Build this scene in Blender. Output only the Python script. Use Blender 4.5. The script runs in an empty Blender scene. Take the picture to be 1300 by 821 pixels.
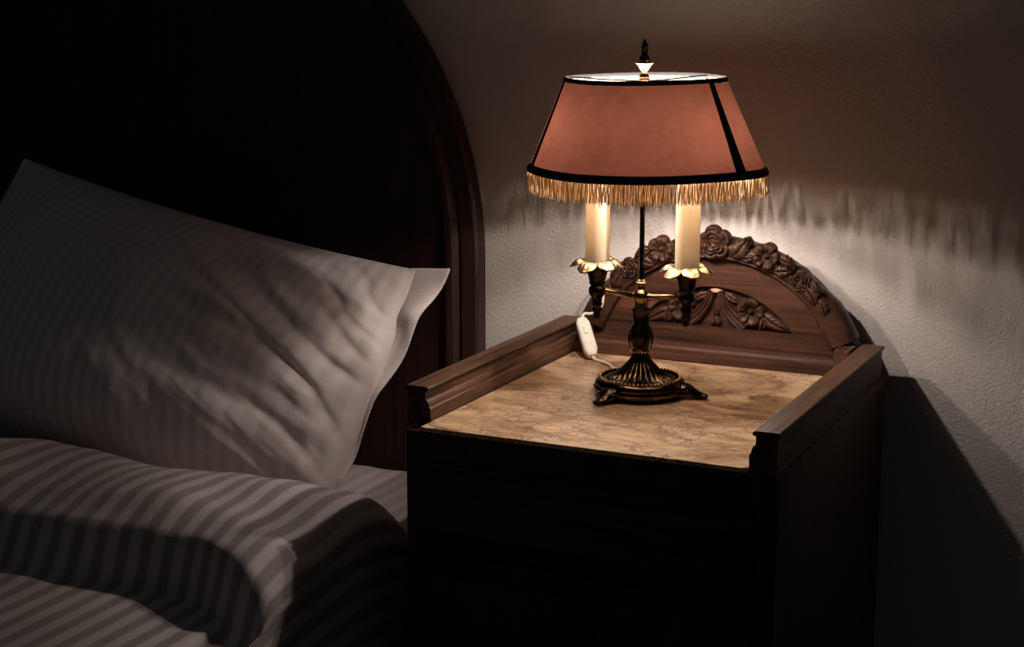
import bpy, bmesh, math, random
from math import sin, cos, pi, radians, sqrt, exp
from mathutils import Vector, Matrix, noise
random.seed(7)
C = bpy.context.scene.collection
ORIG = {}

# ------------------------------------------------------------------ helpers
def thing(name, label, cat, loc=(0, 0, 0), group=None):
    o = bpy.data.objects.new(name, None); C.objects.link(o)
    o.empty_display_size = 0.05
    o.location = loc; ORIG[o] = Vector(loc)
    o['label'] = label; o['category'] = cat
    if group: o['group'] = group
    return o

def obj(name, bm, mat, parent=None, origin=None, sharp=40, label=None):
    """bm holds world coordinates"""
    og = ORIG[parent] if parent else Vector(origin or (0, 0, 0))
    bmesh.ops.translate(bm, verts=bm.verts, vec=-og)
    bmesh.ops.recalc_face_normals(bm, faces=bm.faces)
    me = bpy.data.meshes.new(name); bm.to_mesh(me); bm.free()
    for p in me.polygons: p.use_smooth = True
    if sharp < 180: me.set_sharp_from_angle(angle=radians(sharp))
    me.materials.append(mat)
    o = bpy.data.objects.new(name, me); C.objects.link(o)
    if parent:
        o.parent = parent
    else:
        o.location = og
    ORIG[o] = og
    if label: o['label'] = label
    return o

def tag(o, label, cat, group=None):
    o['label'] = label; o['category'] = cat
    if group: o['group'] = group
    return o

def struct(o):
    o['kind'] = 'structure'; return o

def box(bm, x0, x1, y0, y1, z0, z1, bev=0.0, seg=2):
    vs = [bm.verts.new((x, y, z)) for x in (x0, x1) for y in (y0, y1) for z in (z0, z1)]
    q = [(0, 1, 3, 2), (4, 6, 7, 5), (0, 4, 5, 1), (2, 3, 7, 6), (0, 2, 6, 4), (1, 5, 7, 3)]
    fs = [bm.faces.new([vs[i] for i in f]) for f in q]
    if bev:
        es = list({e for f in fs for e in f.edges})
        bmesh.ops.bevel(bm, geom=es, offset=bev, segments=seg, affect='EDGES', profile=0.5)

def lathe(bm, prof, cx, cy, seg=48, flute=None):
    """prof list of (r, z); flute(i, ang, r, z) -> (r, z)"""
    rings = []
    for i, (r, z) in enumerate(prof):
        ring = []
        for k in range(seg):
            a = 2 * pi * k / seg
            rr, zz = flute(i, a, r, z) if flute else (r, z)
            ring.append(bm.verts.new((cx + rr * cos(a), cy + rr * sin(a), zz)))
        rings.append(ring)
    for a, b in zip(rings, rings[1:]):
        for k in range(seg):
            bm.faces.new((a[k], a[(k + 1) % seg], b[(k + 1) % seg], b[k]))
    bm.faces.new(rings[0][::-1]); bm.faces.new(rings[-1])

def frame(t):
    t = t.normalized()
    u = Vector((0, 0, 1)) if abs(t.z) < 0.9 else Vector((1, 0, 0))
    n = t.cross(u).normalized()
    return n, t.cross(n).normalized()

def tube(bm, pts, r, seg=10, caps=True, flat=1.0):
    pts = [Vector(p) for p in pts]
    rs = r if isinstance(r, (list, tuple)) else [r] * len(pts)
    rings = []; n = None
    for i, p in enumerate(pts):
        t = (pts[min(i + 1, len(pts) - 1)] - pts[max(i - 1, 0)]).normalized()
        if n is None: n, b = frame(t)
        else:
            n = (n - t * n.dot(t)).normalized(); b = t.cross(n)
        rings.append([bm.verts.new(p + n * (cos(2 * pi * k / seg) * rs[i]) + b * (sin(2 * pi * k / seg) * rs[i] * flat)) for k in range(seg)])
    for a, c in zip(rings, rings[1:]):
        for k in range(seg):
            bm.faces.new((a[k], a[(k + 1) % seg], c[(k + 1) % seg], c[k]))
    if caps:
        bm.faces.new(rings[0][::-1]); bm.faces.new(rings[-1])

def bez(pts, n=8):
    """Catmull-Rom through the points"""
    P = [Vector(p) for p in pts]; out = []
    for i in range(len(P) - 1):
        p0 = P[max(i - 1, 0)]; p1 = P[i]; p2 = P[i + 1]; p3 = P[min(i + 2, len(P) - 1)]
        for k in range(n):
            t = k / n
            out.append(0.5 * ((2 * p1) + (p2 - p0) * t + (2 * p0 - 5 * p1 + 4 * p2 - p3) * t * t + (3 * p1 - p0 - 3 * p2 + p3) * t ** 3))
    out.append(P[-1]); return out

def sphere(bm, c, r, u=12, v=8, sc=(1, 1, 1)):
    M = Matrix.Translation(Vector(c)) @ Matrix.Diagonal((sc[0], sc[1], sc[2], 1))
    bmesh.ops.create_uvsphere(bm, u_segments=u, v_segments=v, radius=r, matrix=M)

def prism(bm, prof, axis, a, b):
    """extrude closed 2-D profile; axis 'y': prof (x,z); axis 'x': prof (y,z)"""
    def mk(p, t): return (p[0], t, p[1]) if axis == 'y' else (t, p[0], p[1])
    A = [bm.verts.new(mk(p, a)) for p in prof]; B = [bm.verts.new(mk(p, b)) for p in prof]
    n = len(prof)
    for i in range(n):
        bm.faces.new((A[i], A[(i + 1) % n], B[(i + 1) % n], B[i]))
    bm.faces.new(A[::-1]); bm.faces.new(B)

def sst(a, b, x):
    t = max(0.0, min(1.0, (x - a) / (b - a))); return t * t * (3 - 2 * t)

# ------------------------------------------------------------------ materials
def newmat(name):
    m = bpy.data.materials.new(name); m.use_nodes = True
    nt = m.node_tree; nt.nodes.clear()
    out = nt.nodes.new('ShaderNodeOutputMaterial')
    return m, nt, out
def N(nt, t, **kw):
    n = nt.nodes.new(t)
    for k, v in kw.items():
        if k in n.inputs.keys() if hasattr(n.inputs, 'keys') else False: n.inputs[k].default_value = v
        else: setattr(n, k, v)
    return n
def L(nt, a, b): nt.links.new(a, b)
def princ(nt, out, **kw):
    p = nt.nodes.new('ShaderNodeBsdfPrincipled')
    for k, v in kw.items(): p.inputs[k].default_value = v
    L(nt, p.outputs[0], out.inputs[0]); return p
def col(c): return (c[0], c[1], c[2], 1)
def ramp(nt, stops):
    r = nt.nodes.new('ShaderNodeValToRGB')
    els = r.color_ramp.elements
    while len(els) < len(stops): els.new(0.5)
    for e, (p, c) in zip(els, stops): e.position = p; e.color = col(c)
    return r
def coords(nt, scale=(1, 1, 1), rot=(0, 0, 0)):
    tc = nt.nodes.new('ShaderNodeTexCoord'); mp = nt.nodes.new('ShaderNodeMapping')
    mp.inputs['Scale'].default_value = scale; mp.inputs['Rotation'].default_value = rot
    L(nt, tc.outputs['Object'], mp.inputs['Vector']); return mp.outputs[0]
def noi(nt, vec, scale, detail=4, rough=0.5, dist=0.0):
    n = nt.nodes.new('ShaderNodeTexNoise')
    n.inputs['Scale'].default_value = scale; n.inputs['Detail'].default_value = detail
    n.inputs['Roughness'].default_value = rough; n.inputs['Distortion'].default_value = dist
    L(nt, vec, n.inputs['Vector']); return n
def bump(nt, h, p, strength, dist):
    b = nt.nodes.new('ShaderNodeBump'); b.inputs['Strength'].default_value = strength; b.inputs['Distance'].default_value = dist
    L(nt, h, b.inputs['Height']); L(nt, b.outputs[0], p.inputs['Normal']); return b

def plain(name, c, rough=0.5, metal=0.0, spec=0.5, nz=0.12, ns=60):
    m, nt, out = newmat(name)
    p = princ(nt, out, Roughness=rough, Metallic=metal)
    p.inputs['Specular IOR Level'].default_value = spec
    n = noi(nt, coords(nt), ns, 3)
    r = ramp(nt, [(0.3, [x * (1 - nz) for x in c]), (0.7, [min(1, x * (1 + nz)) for x in c])])
    L(nt, n.outputs['Fac'], r.inputs[0]); L(nt, r.outputs[0], p.inputs['Base Color'])
    return m

def wood(name, axis, light, dark, rough=0.52, gs=1.0, bs=0.25):
    m, nt, out = newmat(name)
    p = princ(nt, out, Roughness=rough); p.inputs['Specular IOR Level'].default_value = 0.2
    sc = {'x': (2.5, 60, 60), 'y': (60, 2.5, 60), 'z': (60, 60, 2.5)}[axis]
    v = coords(nt, [s * gs for s in sc])
    n1 = noi(nt, v, 1.6, 6, 0.62, 0.6)
    sc2 = {'x': (6, 220, 220), 'y': (220, 6, 220), 'z': (220, 220, 6)}[axis]
    n2 = noi(nt, coords(nt, [s * gs for s in sc2]), 1.5, 3, 0.5)
    mx = N(nt, 'ShaderNodeMath', operation='MULTIPLY_ADD'); mx.inputs[1].default_value = 0.45
    L(nt, n2.outputs['Fac'], mx.inputs[0]); L(nt, n1.outputs['Fac'], mx.inputs[2])
    r = ramp(nt, [(0.56, dark), (0.72, [(a + b) / 2 for a, b in zip(light, dark)]), (0.90, light)])
    L(nt, mx.outputs[0], r.inputs[0]); L(nt, r.outputs[0], p.inputs['Base Color'])
    bump(nt, mx.outputs[0], p, bs, 0.001)
    return m

WL, WD = (0.078, 0.033, 0.021), (0.017, 0.0068, 0.0048)
M_wood_x = wood('oak_grain_across', 'x', WL, WD)
M_wood_y = wood('oak_grain_deep', 'y', (0.118, 0.056, 0.032), (0.015, 0.007, 0.005))
M_wood_z = wood('oak_grain_upright', 'z', (0.06, 0.028, 0.019), (0.03, 0.013, 0.009))
M_carve = wood('carved_oak', 'x', (0.062, 0.029, 0.019), (0.022, 0.0095, 0.0065), rough=0.38, gs=0.7, bs=0.4)
M_head = wood('dark_headboard_wood', 'z', (0.045, 0.021, 0.018), (0.024, 0.011, 0.010), rough=0.5)
M_floor = wood('floor_boards', 'y', (0.16, 0.09, 0.05), (0.08, 0.04, 0.025))

def marble():
    m, nt, out = newmat('veined_beige_marble')
    p = princ(nt, out, Roughness=0.28)
    v = coords(nt, (0.75, 1.15, 1.0))
    base = noi(nt, v, 11, 5, 0.60, 1.4)
    r1 = ramp(nt, [(0.32, (0.30, 0.165, 0.09)), (0.44, (0.56, 0.36, 0.205)), (0.54, (0.78, 0.54, 0.33)), (0.75, (0.86, 0.64, 0.43))])
    L(nt, base.outputs['Fac'], r1.inputs[0])
    # distorted cell borders make the thin veins
    wv = noi(nt, v, 26, 4, 0.6); sub = N(nt, 'ShaderNodeVectorMath', operation='MULTIPLY_ADD')
    L(nt, wv.outputs['Color'], sub.inputs[0]); sub.inputs[1].default_value = (0.055, 0.055, 0.055); L(nt, v, sub.inputs[2])
    def veins(scale, width):
        vo = nt.nodes.new('ShaderNodeTexVoronoi'); vo.feature = 'DISTANCE_TO_EDGE'
        vo.inputs['Scale'].default_value = scale; L(nt, sub.outputs[0], vo.inputs['Vector'])
        r = ramp(nt, [(0.0, (1, 1, 1)), (width, (0, 0, 0))]); L(nt, vo.outputs['Distance'], r.inputs[0]); return r.outputs[0]
    mask = noi(nt, v, 20, 3, 0.5); mr = ramp(nt, [(0.40, (0.05, 0.05, 0.05)), (0.58, (1, 1, 1))]); L(nt, mask.outputs['Fac'], mr.inputs[0])
    def mix(fac, a, bcol, amt):
        mm = N(nt, 'ShaderNodeMath', operation='MULTIPLY'); mm.inputs[1].default_value = amt; L(nt, fac, mm.inputs[0])
        m2 = N(nt, 'ShaderNodeMath', operation='MULTIPLY'); L(nt, mm.outputs[0], m2.inputs[0]); L(nt, mr.outputs[0], m2.inputs[1])
        mx = N(nt, 'ShaderNodeMix', data_type='RGBA'); L(nt, m2.outputs[0], mx.inputs['Factor']); L(nt, a, mx.inputs[6]); mx.inputs[7].default_value = col(bcol)
        return mx.outputs[2]
    c = mix(veins(30, 0.055), r1.outputs[0], (0.16, 0.062, 0.032), 1.0)
    c = mix(veins(62, 0.075), c, (0.19, 0.082, 0.043), 0.85)
    L(nt, c, p.inputs['Base Color'])
    return m
M_marble = marble()

def plaster():
    m, nt, out = newmat('rough_plaster')
    p = princ(nt, out, Roughness=0.85); p.inputs['Specular IOR Level'].default_value = 0.2
    v = coords(nt)
    n1 = noi(nt, v, 330, 4, 0.55); n0 = noi(nt, v, 3, 3)
    r = ramp(nt, [(0.3, (0.655, 0.60, 0.57)), (0.7, (0.71, 0.66, 0.63))]); L(nt, n0.outputs['Fac'], r.inputs[0])
    L(nt, r.outputs[0], p.inputs['Base Color'])
    bump(nt, n1.outputs['Fac'], p, 0.55, 0.003)
    return m
M_wall = plaster()

def brass(name, c, patina, rough=0.27, dens=0.5):
    m, nt, out = newmat(name)
    p = princ(nt, out, Metallic=1.0, Roughness=rough)
    v = coords(nt); n = noi(nt, v, 55, 5, 0.6)
    r = ramp(nt, [(dens - 0.16, patina), (dens + 0.12, c)]); L(nt, n.outputs['Fac'], r.inputs[0]); L(nt, r.outputs[0], p.inputs['Base Color'])
    n2 = noi(nt, v, 300, 3); bump(nt, n2.outputs['Fac'], p, 0.12, 0.001)
    return m
M_brass = brass('aged_brass', (0.26, 0.155, 0.075), (0.055, 0.034, 0.02), 0.25)
M_base = brass('dark_base_brass', (0.080, 0.048, 0.025), (0.014, 0.010, 0.008), 0.20, 0.55)
M_hub = brass('polished_brass', (0.46, 0.31, 0.15), (0.16, 0.10, 0.05), 0.2, 0.45)
M_gold = brass('bright_brass', (0.80, 0.62, 0.40), (0.42, 0.29, 0.16), 0.30, 0.46)
M_dark = brass('blackened_brass', (0.052, 0.033, 0.02), (0.015, 0.011, 0.008), 0.26, 0.55)

def candle():
    m, nt, out = newmat('cream_candle_sleeve')
    p = nt.nodes.new('ShaderNodeBsdfPrincipled'); p.inputs['Roughness'].default_value = 0.4
    n = noi(nt, coords(nt), 30, 3); r = ramp(nt, [(0.3, (0.92, 0.84, 0.69)), (0.7, (0.94, 0.87, 0.73))])
    L(nt, n.outputs['Fac'], r.inputs[0]); L(nt, r.outputs[0], p.inputs['Base Color'])
    t = nt.nodes.new('ShaderNodeBsdfTranslucent'); t.inputs[0].default_value = (0.95, 0.86, 0.70, 1)
    mx = nt.nodes.new('ShaderNodeMixShader'); mx.inputs[0].default_value = 0.55
    L(nt, p.outputs[0], mx.inputs[1]); L(nt, t.outputs[0], mx.inputs[2]); L(nt, mx.outputs[0], out.inputs[0])
    return m
M_candle = candle()

def shade_mat():
    m, nt, out = newmat('red_brown_shade_cloth')
    v = coords(nt, (1, 1, 1))
    n = noi(nt, v, 22, 5, 0.6)
    w1 = noi(nt, coords(nt, (900, 900, 60)), 1, 2); w2 = noi(nt, coords(nt, (60, 60, 900)), 1, 2)
    ad = N(nt, 'ShaderNodeMath', operation='ADD'); L(nt, w1.outputs['Fac'], ad.inputs[0]); L(nt, w2.outputs['Fac'], ad.inputs[1])
    ma = N(nt, 'ShaderNodeMath', operation='MULTIPLY_ADD'); ma.inputs[1].default_value = 0.35; L(nt, ad.outputs[0], ma.inputs[0]); L(nt, n.outputs['Fac'], ma.inputs[2])
    r = ramp(nt, [(0.45, (0.40, 0.115, 0.07)), (1.15 / 1.2, (0.56, 0.19, 0.12))]); L(nt, ma.outputs[0], r.inputs[0])
    geo = nt.nodes.new('ShaderNodeNewGeometry')
    mx = N(nt, 'ShaderNodeMix', data_type='RGBA'); L(nt, geo.outputs['Backfacing'], mx.inputs['Factor'])
    L(nt, r.outputs[0], mx.inputs[6]); mx.inputs[7].default_value = (0.86, 0.80, 0.72, 1)   # the white lining on the inner face
    d = nt.nodes.new('ShaderNodeBsdfDiffuse'); L(nt, mx.outputs[2], d.inputs[0])
    t = nt.nodes.new('ShaderNodeBsdfTranslucent'); L(nt, r.outputs[0], t.inputs[0])
    ms = nt.nodes.new('ShaderNodeMixShader'); ms.inputs[0].default_value = SHADE_T
    L(nt, d.outputs[0], ms.inputs[1]); L(nt, t.outputs[0], ms.inputs[2]); L(nt, ms.outputs[0], out.inputs[0])
    return m
SHADE_T = 0.032
M_shade = shade_mat()
M_trim = plain('black_braid', (0.012, 0.012, 0.013), 0.7, ns=300)

def fringe_mat():
    m, nt, out = newmat('gold_fringe_thread')
    n = noi(nt, coords(nt, (400, 400, 8)), 1, 2); r = ramp(nt, [(0.3, (0.58, 0.38, 0.20)), (0.7, (0.93, 0.74, 0.50))])
    L(nt, n.outputs['Fac'], r.inputs[0])
    p = nt.nodes.new('ShaderNodeBsdfPrincipled'); p.inputs['Roughness'].default_value = 0.4; L(nt, r.outputs[0], p.inputs['Base Color'])
    t = nt.nodes.new('ShaderNodeBsdfTranslucent'); L(nt, r.outputs[0], t.inputs[0])
    mx = nt.nodes.new('ShaderNodeMixShader'); mx.inputs[0].default_value = 0.24
    L(nt, p.outputs[0], mx.inputs[1]); L(nt, t.outputs[0], mx.inputs[2]); L(nt, mx.outputs[0], out.inputs[0])
    return m
M_fringe = fringe_mat()

def glass_mat():
    m, nt, out = newmat('clear_bulb_glass')
    t = nt.nodes.new('ShaderNodeBsdfTransparent'); g = nt.nodes.new('ShaderNodeBsdfGlossy'); g.inputs['Roughness'].default_value = 0.05
    mx = nt.nodes.new('ShaderNodeMixShader'); mx.inputs[0].default_value = 0.05
    L(nt, t.outputs[0], mx.inputs[1]); L(nt, g.outputs[0], mx.inputs[2]); L(nt, mx.outputs[0], out.inputs[0]); return m
M_glass = glass_mat()
def emit_mat(strength):
    m, nt, out = newmat('glowing_filament')
    e = nt.nodes.new('ShaderNodeEmission'); e.inputs[0].default_value = (1.0, 0.86, 0.76, 1); e.inputs[1].default_value = strength
    L(nt, e.outputs[0], out.inputs[0]); return m
M_fil = emit_mat(3850)
M_white = plain('ivory_plastic', (0.78, 0.72, 0.65), 0.4, nz=0.04)

def cloth(name, light, dark, freq, axis_uv, edge=0.18):
    """satin stripes woven in, laid out along the cloth's own UV"""
    m, nt, out = newmat(name)
    p = princ(nt, out, Roughness=0.75); p.inputs['Specular IOR Level'].default_value = 0.25
    p.inputs['Sheen Weight'].default_value = 0.15
    uv = nt.nodes.new('ShaderNodeUVMap'); uv.uv_map = 'cloth'
    sx = nt.nodes.new('ShaderNodeSeparateXYZ'); L(nt, uv.outputs[0], sx.inputs[0])
    mm = N(nt, 'ShaderNodeMath', operation='MULTIPLY'); mm.inputs[1].default_value = freq; L(nt, sx.outputs[axis_uv], mm.inputs[0])
    pp = N(nt, 'ShaderNodeMath', operation='PINGPONG'); pp.inputs[1].default_value = 0.5; L(nt, mm.outputs[0], pp.inputs[0])
    mr = nt.nodes.new('ShaderNodeMapRange'); mr.interpolation_type = 'SMOOTHSTEP'
    mr.inputs['From Min'].default_value = 0.25 - edge / 2; mr.inputs['From Max'].default_value = 0.25 + edge / 2
    L(nt, pp.outputs[0], mr.inputs['Value'])
    mx = N(nt, 'ShaderNodeMix', data_type='RGBA'); L(nt, mr.outputs[0], mx.inputs['Factor']); mx.inputs[6].default_value = col(dark); mx.inputs[7].default_value = col(light)
    L(nt, mx.outputs[2], p.inputs['Base Color'])
    n = noi(nt, coords(nt), 28, 4, 0.55, 0.8); n2 = noi(nt, coords(nt), 1200, 2)
    ma = N(nt, 'ShaderNodeMath', operation='MULTIPLY_ADD'); ma.inputs[1].default_value = 0.03; L(nt, n2.outputs['Fac'], ma.inputs[0]); L(nt, n.outputs['Fac'], ma.inputs[2])
    bump(nt, ma.outputs[0], p, 0.22, 0.006)
    return m
M_duvet = cloth('striped_duvet_satin', (0.52, 0.465, 0.455), (0.285, 0.24, 0.24), 31, 0)
M_pillow = cloth('pillow_satin', (0.80, 0.72, 0.71), (0.71, 0.63, 0.625), 45, 0, 0.3)
M_flange = cloth('pillow_border_satin', (0.74, 0.66, 0.65), (0.66, 0.58, 0.57), 230, 1, 0.3)
M_sheet = cloth('sheet_satin', (0.56, 0.49, 0.49), (0.46, 0.39, 0.39), 36, 0, 0.25)

# ------------------------------------------------------------------ setting
WALL = 0.068
bm = bmesh.new(); box(bm, -3.2, 2.6, WALL, WALL + 0.15, 0, 2.7); struct(obj('wall_back', bm, M_wall))
bm = bmesh.new(); box(bm, -3.2, 2.6, -3.4, WALL, -0.1, 0); struct(obj('floor', bm, M_floor))

# ------------------------------------------------------------------ nightstand
XC = 0.1985
ns = thing('nightstand', 'dark carved wooden nightstand with a beige marble top against the wall', 'nightstand', (XC, -0.2, 0))
bm = bmesh.new()
box(bm, -0.021, 0.427, -0.447, 0.045, 0.09, 0.5945, 0.003)
obj('body', bm, M_wood_z, ns)
bm = bmesh.new(); box(bm, -0.027, 0.433, -0.452, 0.045, 0.0, 0.0895, 0.006); obj('plinth', bm, M_wood_z, ns)
bm = bmesh.new(); box(bm, -0.005, 0.402, -0.4535, -0.4475, 0.44, 0.560, 0.003); obj('drawer', bm, M_wood_x, ns)
bm = bmesh.new(); box(bm, -0.005, 0.402, -0.4535, -0.4475, 0.13, 0.425, 0.003); obj('door', bm, M_wood_z, ns)
bm = bmesh.new()
# marble slab with softened front corners
pts = []
r = 0.008
for cx, cy, a0 in ((0.0 + 0.002, -0.4495 + 0.002, 180), (0.394 - r, -0.4495 + r, 270)):
    rr = 0.002 if a0 == 180 else r
    for k in range(7):
        a = radians(a0 + 90 * k / 6); pts.append((cx + rr * cos(a), cy + rr * sin(a)))
pts += [(0.394, 0.004), (0.0, 0.004)]
A = [bm.verts.new((x, y, 0.595)) for x, y in pts]; B = [bm.verts.new((x, y, 0.600)) for x, y in pts]
n = len(pts)
for i in range(n): bm.faces.new((A[i], A[(i + 1) % n], B[(i + 1) % n], B[i]))
bm.faces.new(A[::-1]); top = bm.faces.new(B)
bmesh.ops.bevel(bm, geom=[e for e in top.edges], offset=0.0015, segments=2, affect='EDGES')
obj('marble_top', bm, M_marble, ns, label='beige veined marble top')

def rail(sign, xin, yf, yb):
    def X(d): return xin + sign * d     # d measured outwards
    prof = [(0, .5948), (0, .6150), (.0012, .6165)]
    for k in range(7):
        t = k / 6; prof.append((.002 + .0048 * (1 - cos(t * pi / 2)), .617 + .0085 * sin(t * pi / 2)))
    prof += [(.0070, .6345), (.0060, .6358), (.0040, .6362)]
    for k in range(7):
        a = -pi / 2 + pi * k / 6; prof.append((.0050 - .0022 * cos(a), .6385 + .0022 * sin(a)))
    prof += [(.0075, .6414), (.0310, .6414)]
    for k in range(7):
        a = pi / 2 - pi * k / 6; prof.append((.0318 + .0022 * cos(a), .6388 + .0026 * sin(a)))
    prof += [(.0305, .6345), (.0305, .5948)]
    bm = bmesh.new(); prism(bm, [(X(d), z) for d, z in prof], 'y', yf, yb)
    return obj('side_rail', bm, M_wood_y, ns, sharp=35)
rail(-1, 0.0002, -0.424, 0.042)
rail(1, 0.3943, -0.447, 0.030)

# crest panel -------------------------------------------------------
ZC, RI, RO, PF, PB = 0.5644, 0.179, 0.2125, 0.020, 0.044
def arcpts(r, zbase, n=48):
    a0 = math.acos(max(-1, min(1, (zbase - ZC) / r)))
    return [(XC + r * sin(-a0 + 2 * a0 * k / n), ZC + r * cos(-a0 + 2 * a0 * k / n)) for k in range(n + 1)]
# lunette (sunk field)
LH, LB, LX = 0.056, 0.6478, 0.109
LR = (LX * LX + LH * LH) / (2 * LH); LZ = LB + LH - LR
def lun(n=28, s=1.0):
    a0 = math.asin(LX / LR)
    return [(XC + LR * sin(-a0 + 2 * a0 * k / n), LZ + LR * cos(-a0 + 2 * a0 * k / n)) for k in range(n + 1)]
bm = bmesh.new()
outer = [(XC - 0.1965, 0.600), (XC - 0.1965, 0.640)] + arcpts(RO - 0.006, 0.643) + [(XC + 0.1955, 0.640), (XC + 0.1955, 0.600)]
lp = lun()
# face with hole: bridge via triangle fill
def loop(pts, y): 
    vs = [bm.verts.new((x, y, z)) for x, z in pts]
    es = [bm.edges.new((vs[i], vs[(i + 1) % len(vs)])) for i in range(len(vs))]
    return vs, es
vo, eo = loop(outer, PF); vi, ei = loop(lp, PF)
bmesh.ops.triangle_fill(bm, edges=eo + ei, use_beauty=True, use_dissolve=False)
vb, eb = loop(outer, PB)
for i in range(len(vo)): bm.faces.new((vo[i], vo[(i + 1) % len(vo)], vb[(i + 1) % len(vo)], vb[i]))
bm.faces.new(vb)
vr = [bm.verts.new((x, PF + 0.009, z)) for x, z in lp]
for i in range(len(vi)): bm.faces.new((vi[i], vi[(i + 1) % len(vi)], vr[(i + 1) % len(vi)], vr[i]))
bm.faces.new(vr)
crest = obj('crest_panel', bm, M_wood_x, ns, sharp=30)

# raised arched border of the crest
bm = bmesh.new()
sec = [(-.0005, .021), (0.0, .0145), (.002, .0115), (.0045, .0125), (.006, .0118), (.010, .0085), (.016, .0070), (.024, .0085), (.0295, .0125), (.0335, .019), (.0345, .027), (.0335, .036), (.030, .0445), (-.0005, .0445)]
a0 = math.acos((0.6425 - ZC) / (RI + 0.017))
rings = []
nA = 90
for k in range(nA + 1):
    a = -a0 + 2 * a0 * k / nA
    wob = 0.0016 * sin(a * 23) + 0.001 * sin(a * 41 + 1)
    wob *= 1 - sst(0.85, 1.0, abs(a))
    ring = []
    for d, y in sec:
        rr = RI + d + ((wob - .0045 * (1 - sst(.78, .98, abs(a)))) if d > 0.02 else 0) - 0.004 * sst(0.7, 1.15, abs(a)) * (d < 0.01)
        ring.append(bm.verts.new((XC + rr * sin(a), y, ZC + rr * cos(a))))
    rings.append(ring)
for A_, B_ in zip(rings, rings[1:]):
    for i in range(len(sec)): bm.faces.new((A_[i], A_[(i + 1) % len(sec)], B_[(i + 1) % len(sec)], B_[i]))
bm.faces.new(rings[0][::-1]); bm.faces.new(rings[-1])
obj('arched_border', bm, M_carve, ns, sharp=50)
# shoulder blocks closing the corners beside the crest
for s in (-1, 1):
    bm = bmesh.new()
    x0, x1 = sorted((XC + s * 0.1745, XC + s * 0.1957)); box(bm, x0, x1, -0.0185 if s > 0 else 0.0020, 0.0195, 0.6226, 0.6412, 0.0025)
    obj('corner_block', bm, M_wood_y, ns)
# moulded foot of the crest
bm = bmesh.new()
prism(bm, [(.0199, .600), (.0015, .600), (.0015, .6120), (.0028, .6165), (.0060, .6200), (.0110, .6212), (.0199, .6225)], 'x', 0.0003, 0.3940)
obj('base_moulding', bm, M_wood_x, ns, sharp=25)

# carvings -----------------------------------------------------------
def relief(bm, cx, cz, y0, R, hfun, rot=0.0, nr=22, na=72, sq=1.0):
    """polar height field standing out of the panel towards -y"""
    c = bm.verts.new((cx, y0 - hfun(0, 0), cz)); prev = None
    for i in range(1, nr + 1):
        ring = []
        for k in range(na):
            a = 2 * pi * k / na
            rr, h = R(a) * i / nr, hfun(i / nr, a)
            ring.append(bm.verts.new((cx + rr * cos(a + rot), y0 - h, cz + sq * rr * sin(a + rot))))
        for k in range(na):
            if prev is None: bm.faces.new((c, ring[k], ring[(k + 1) % na]))
            else: bm.faces.new((prev[k], ring[k], ring[(k + 1) % na], prev[(k + 1) % na]))
        prev = ring
    back = [bm.verts.new((v.co.x, y0 + 0.004, v.co.z)) for v in prev]
    for k in range(na): bm.faces.new((prev[k], back[k], back[(k + 1) % na], prev[(k + 1) % na]))
    bm.faces.new(back)

def petal_r(n, amp, ph=0):
    return lambda a: 1 - amp * (1 - abs(cos(n * (a - ph) / 2)) ** 0.6)

def rose(cx, cz, R, y0, rot, dep, parent, kind=0):
    """layered rose, kind 1: open five-petal blossom"""
    P0 = petal_r(5, 0.22)
    def h(r, a):
        if kind == 0:
            out = dep * (0.30 + 0.42 * sst(0.0, 0.8, r) * (1 - sst(0.86, 1.0, r)))
            seam = abs(sin(5 * a / 2)); out -= dep * 0.28 * (1 - sst(0, 0.35, abs(cos(5 * (a) / 2)))) * sst(.5, .9, r)
            for R1, n, ph, hh in ((0.70, 4, 0.5, 0.34), (0.46, 3, 1.3, 0.30), (0.25, 3, 0.1, 0.22)):
                e = R1 * (1 - 0.16 * (1 - abs(cos(n * (a - ph) / 2)) ** 0.7)) * (1 + 0.10 * sin(a - ph))
                lip = math.exp(-((r - e * 0.90) / 0.075) ** 2)
                inn = 1 - sst(e * 0.93, e * 1.05, r)
                out += dep * (hh * 0.55 * inn + 0.26 * lip * (0.6 + 0.4 * cos(a * n - ph)) - 0.30 * math.exp(-((r - e * 1.08) / 0.05) ** 2))
            return max(out, 0.0004) * (1 - 0.75 * sst(0.93, 1.0, r))
        out = dep * (0.25 + 0.75 * sst(0.15, 0.72, r)) * (1 - 0.7 * sst(0.80, 1.0, r))
        out -= dep * 0.55 * math.exp(-(cos(5 * a / 2) / 0.20) ** 2) * sst(.25, .5, r)
        out -= dep * 0.10 * math.exp(-(sin(5 * a / 2) / 0.25) ** 2)
        out += dep * 0.55 * math.exp(-(r / 0.17) ** 2) - dep * 0.25 * math.exp(-((r - 0.26) / 0.06) ** 2)
        return max(out, 0.0004)
    bm = bmesh.new(); relief(bm, cx, cz, y0, lambda a: R * P0(a), h, rot)
    return obj('carved_rose', bm, M_carve, parent, sharp=70)

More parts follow.
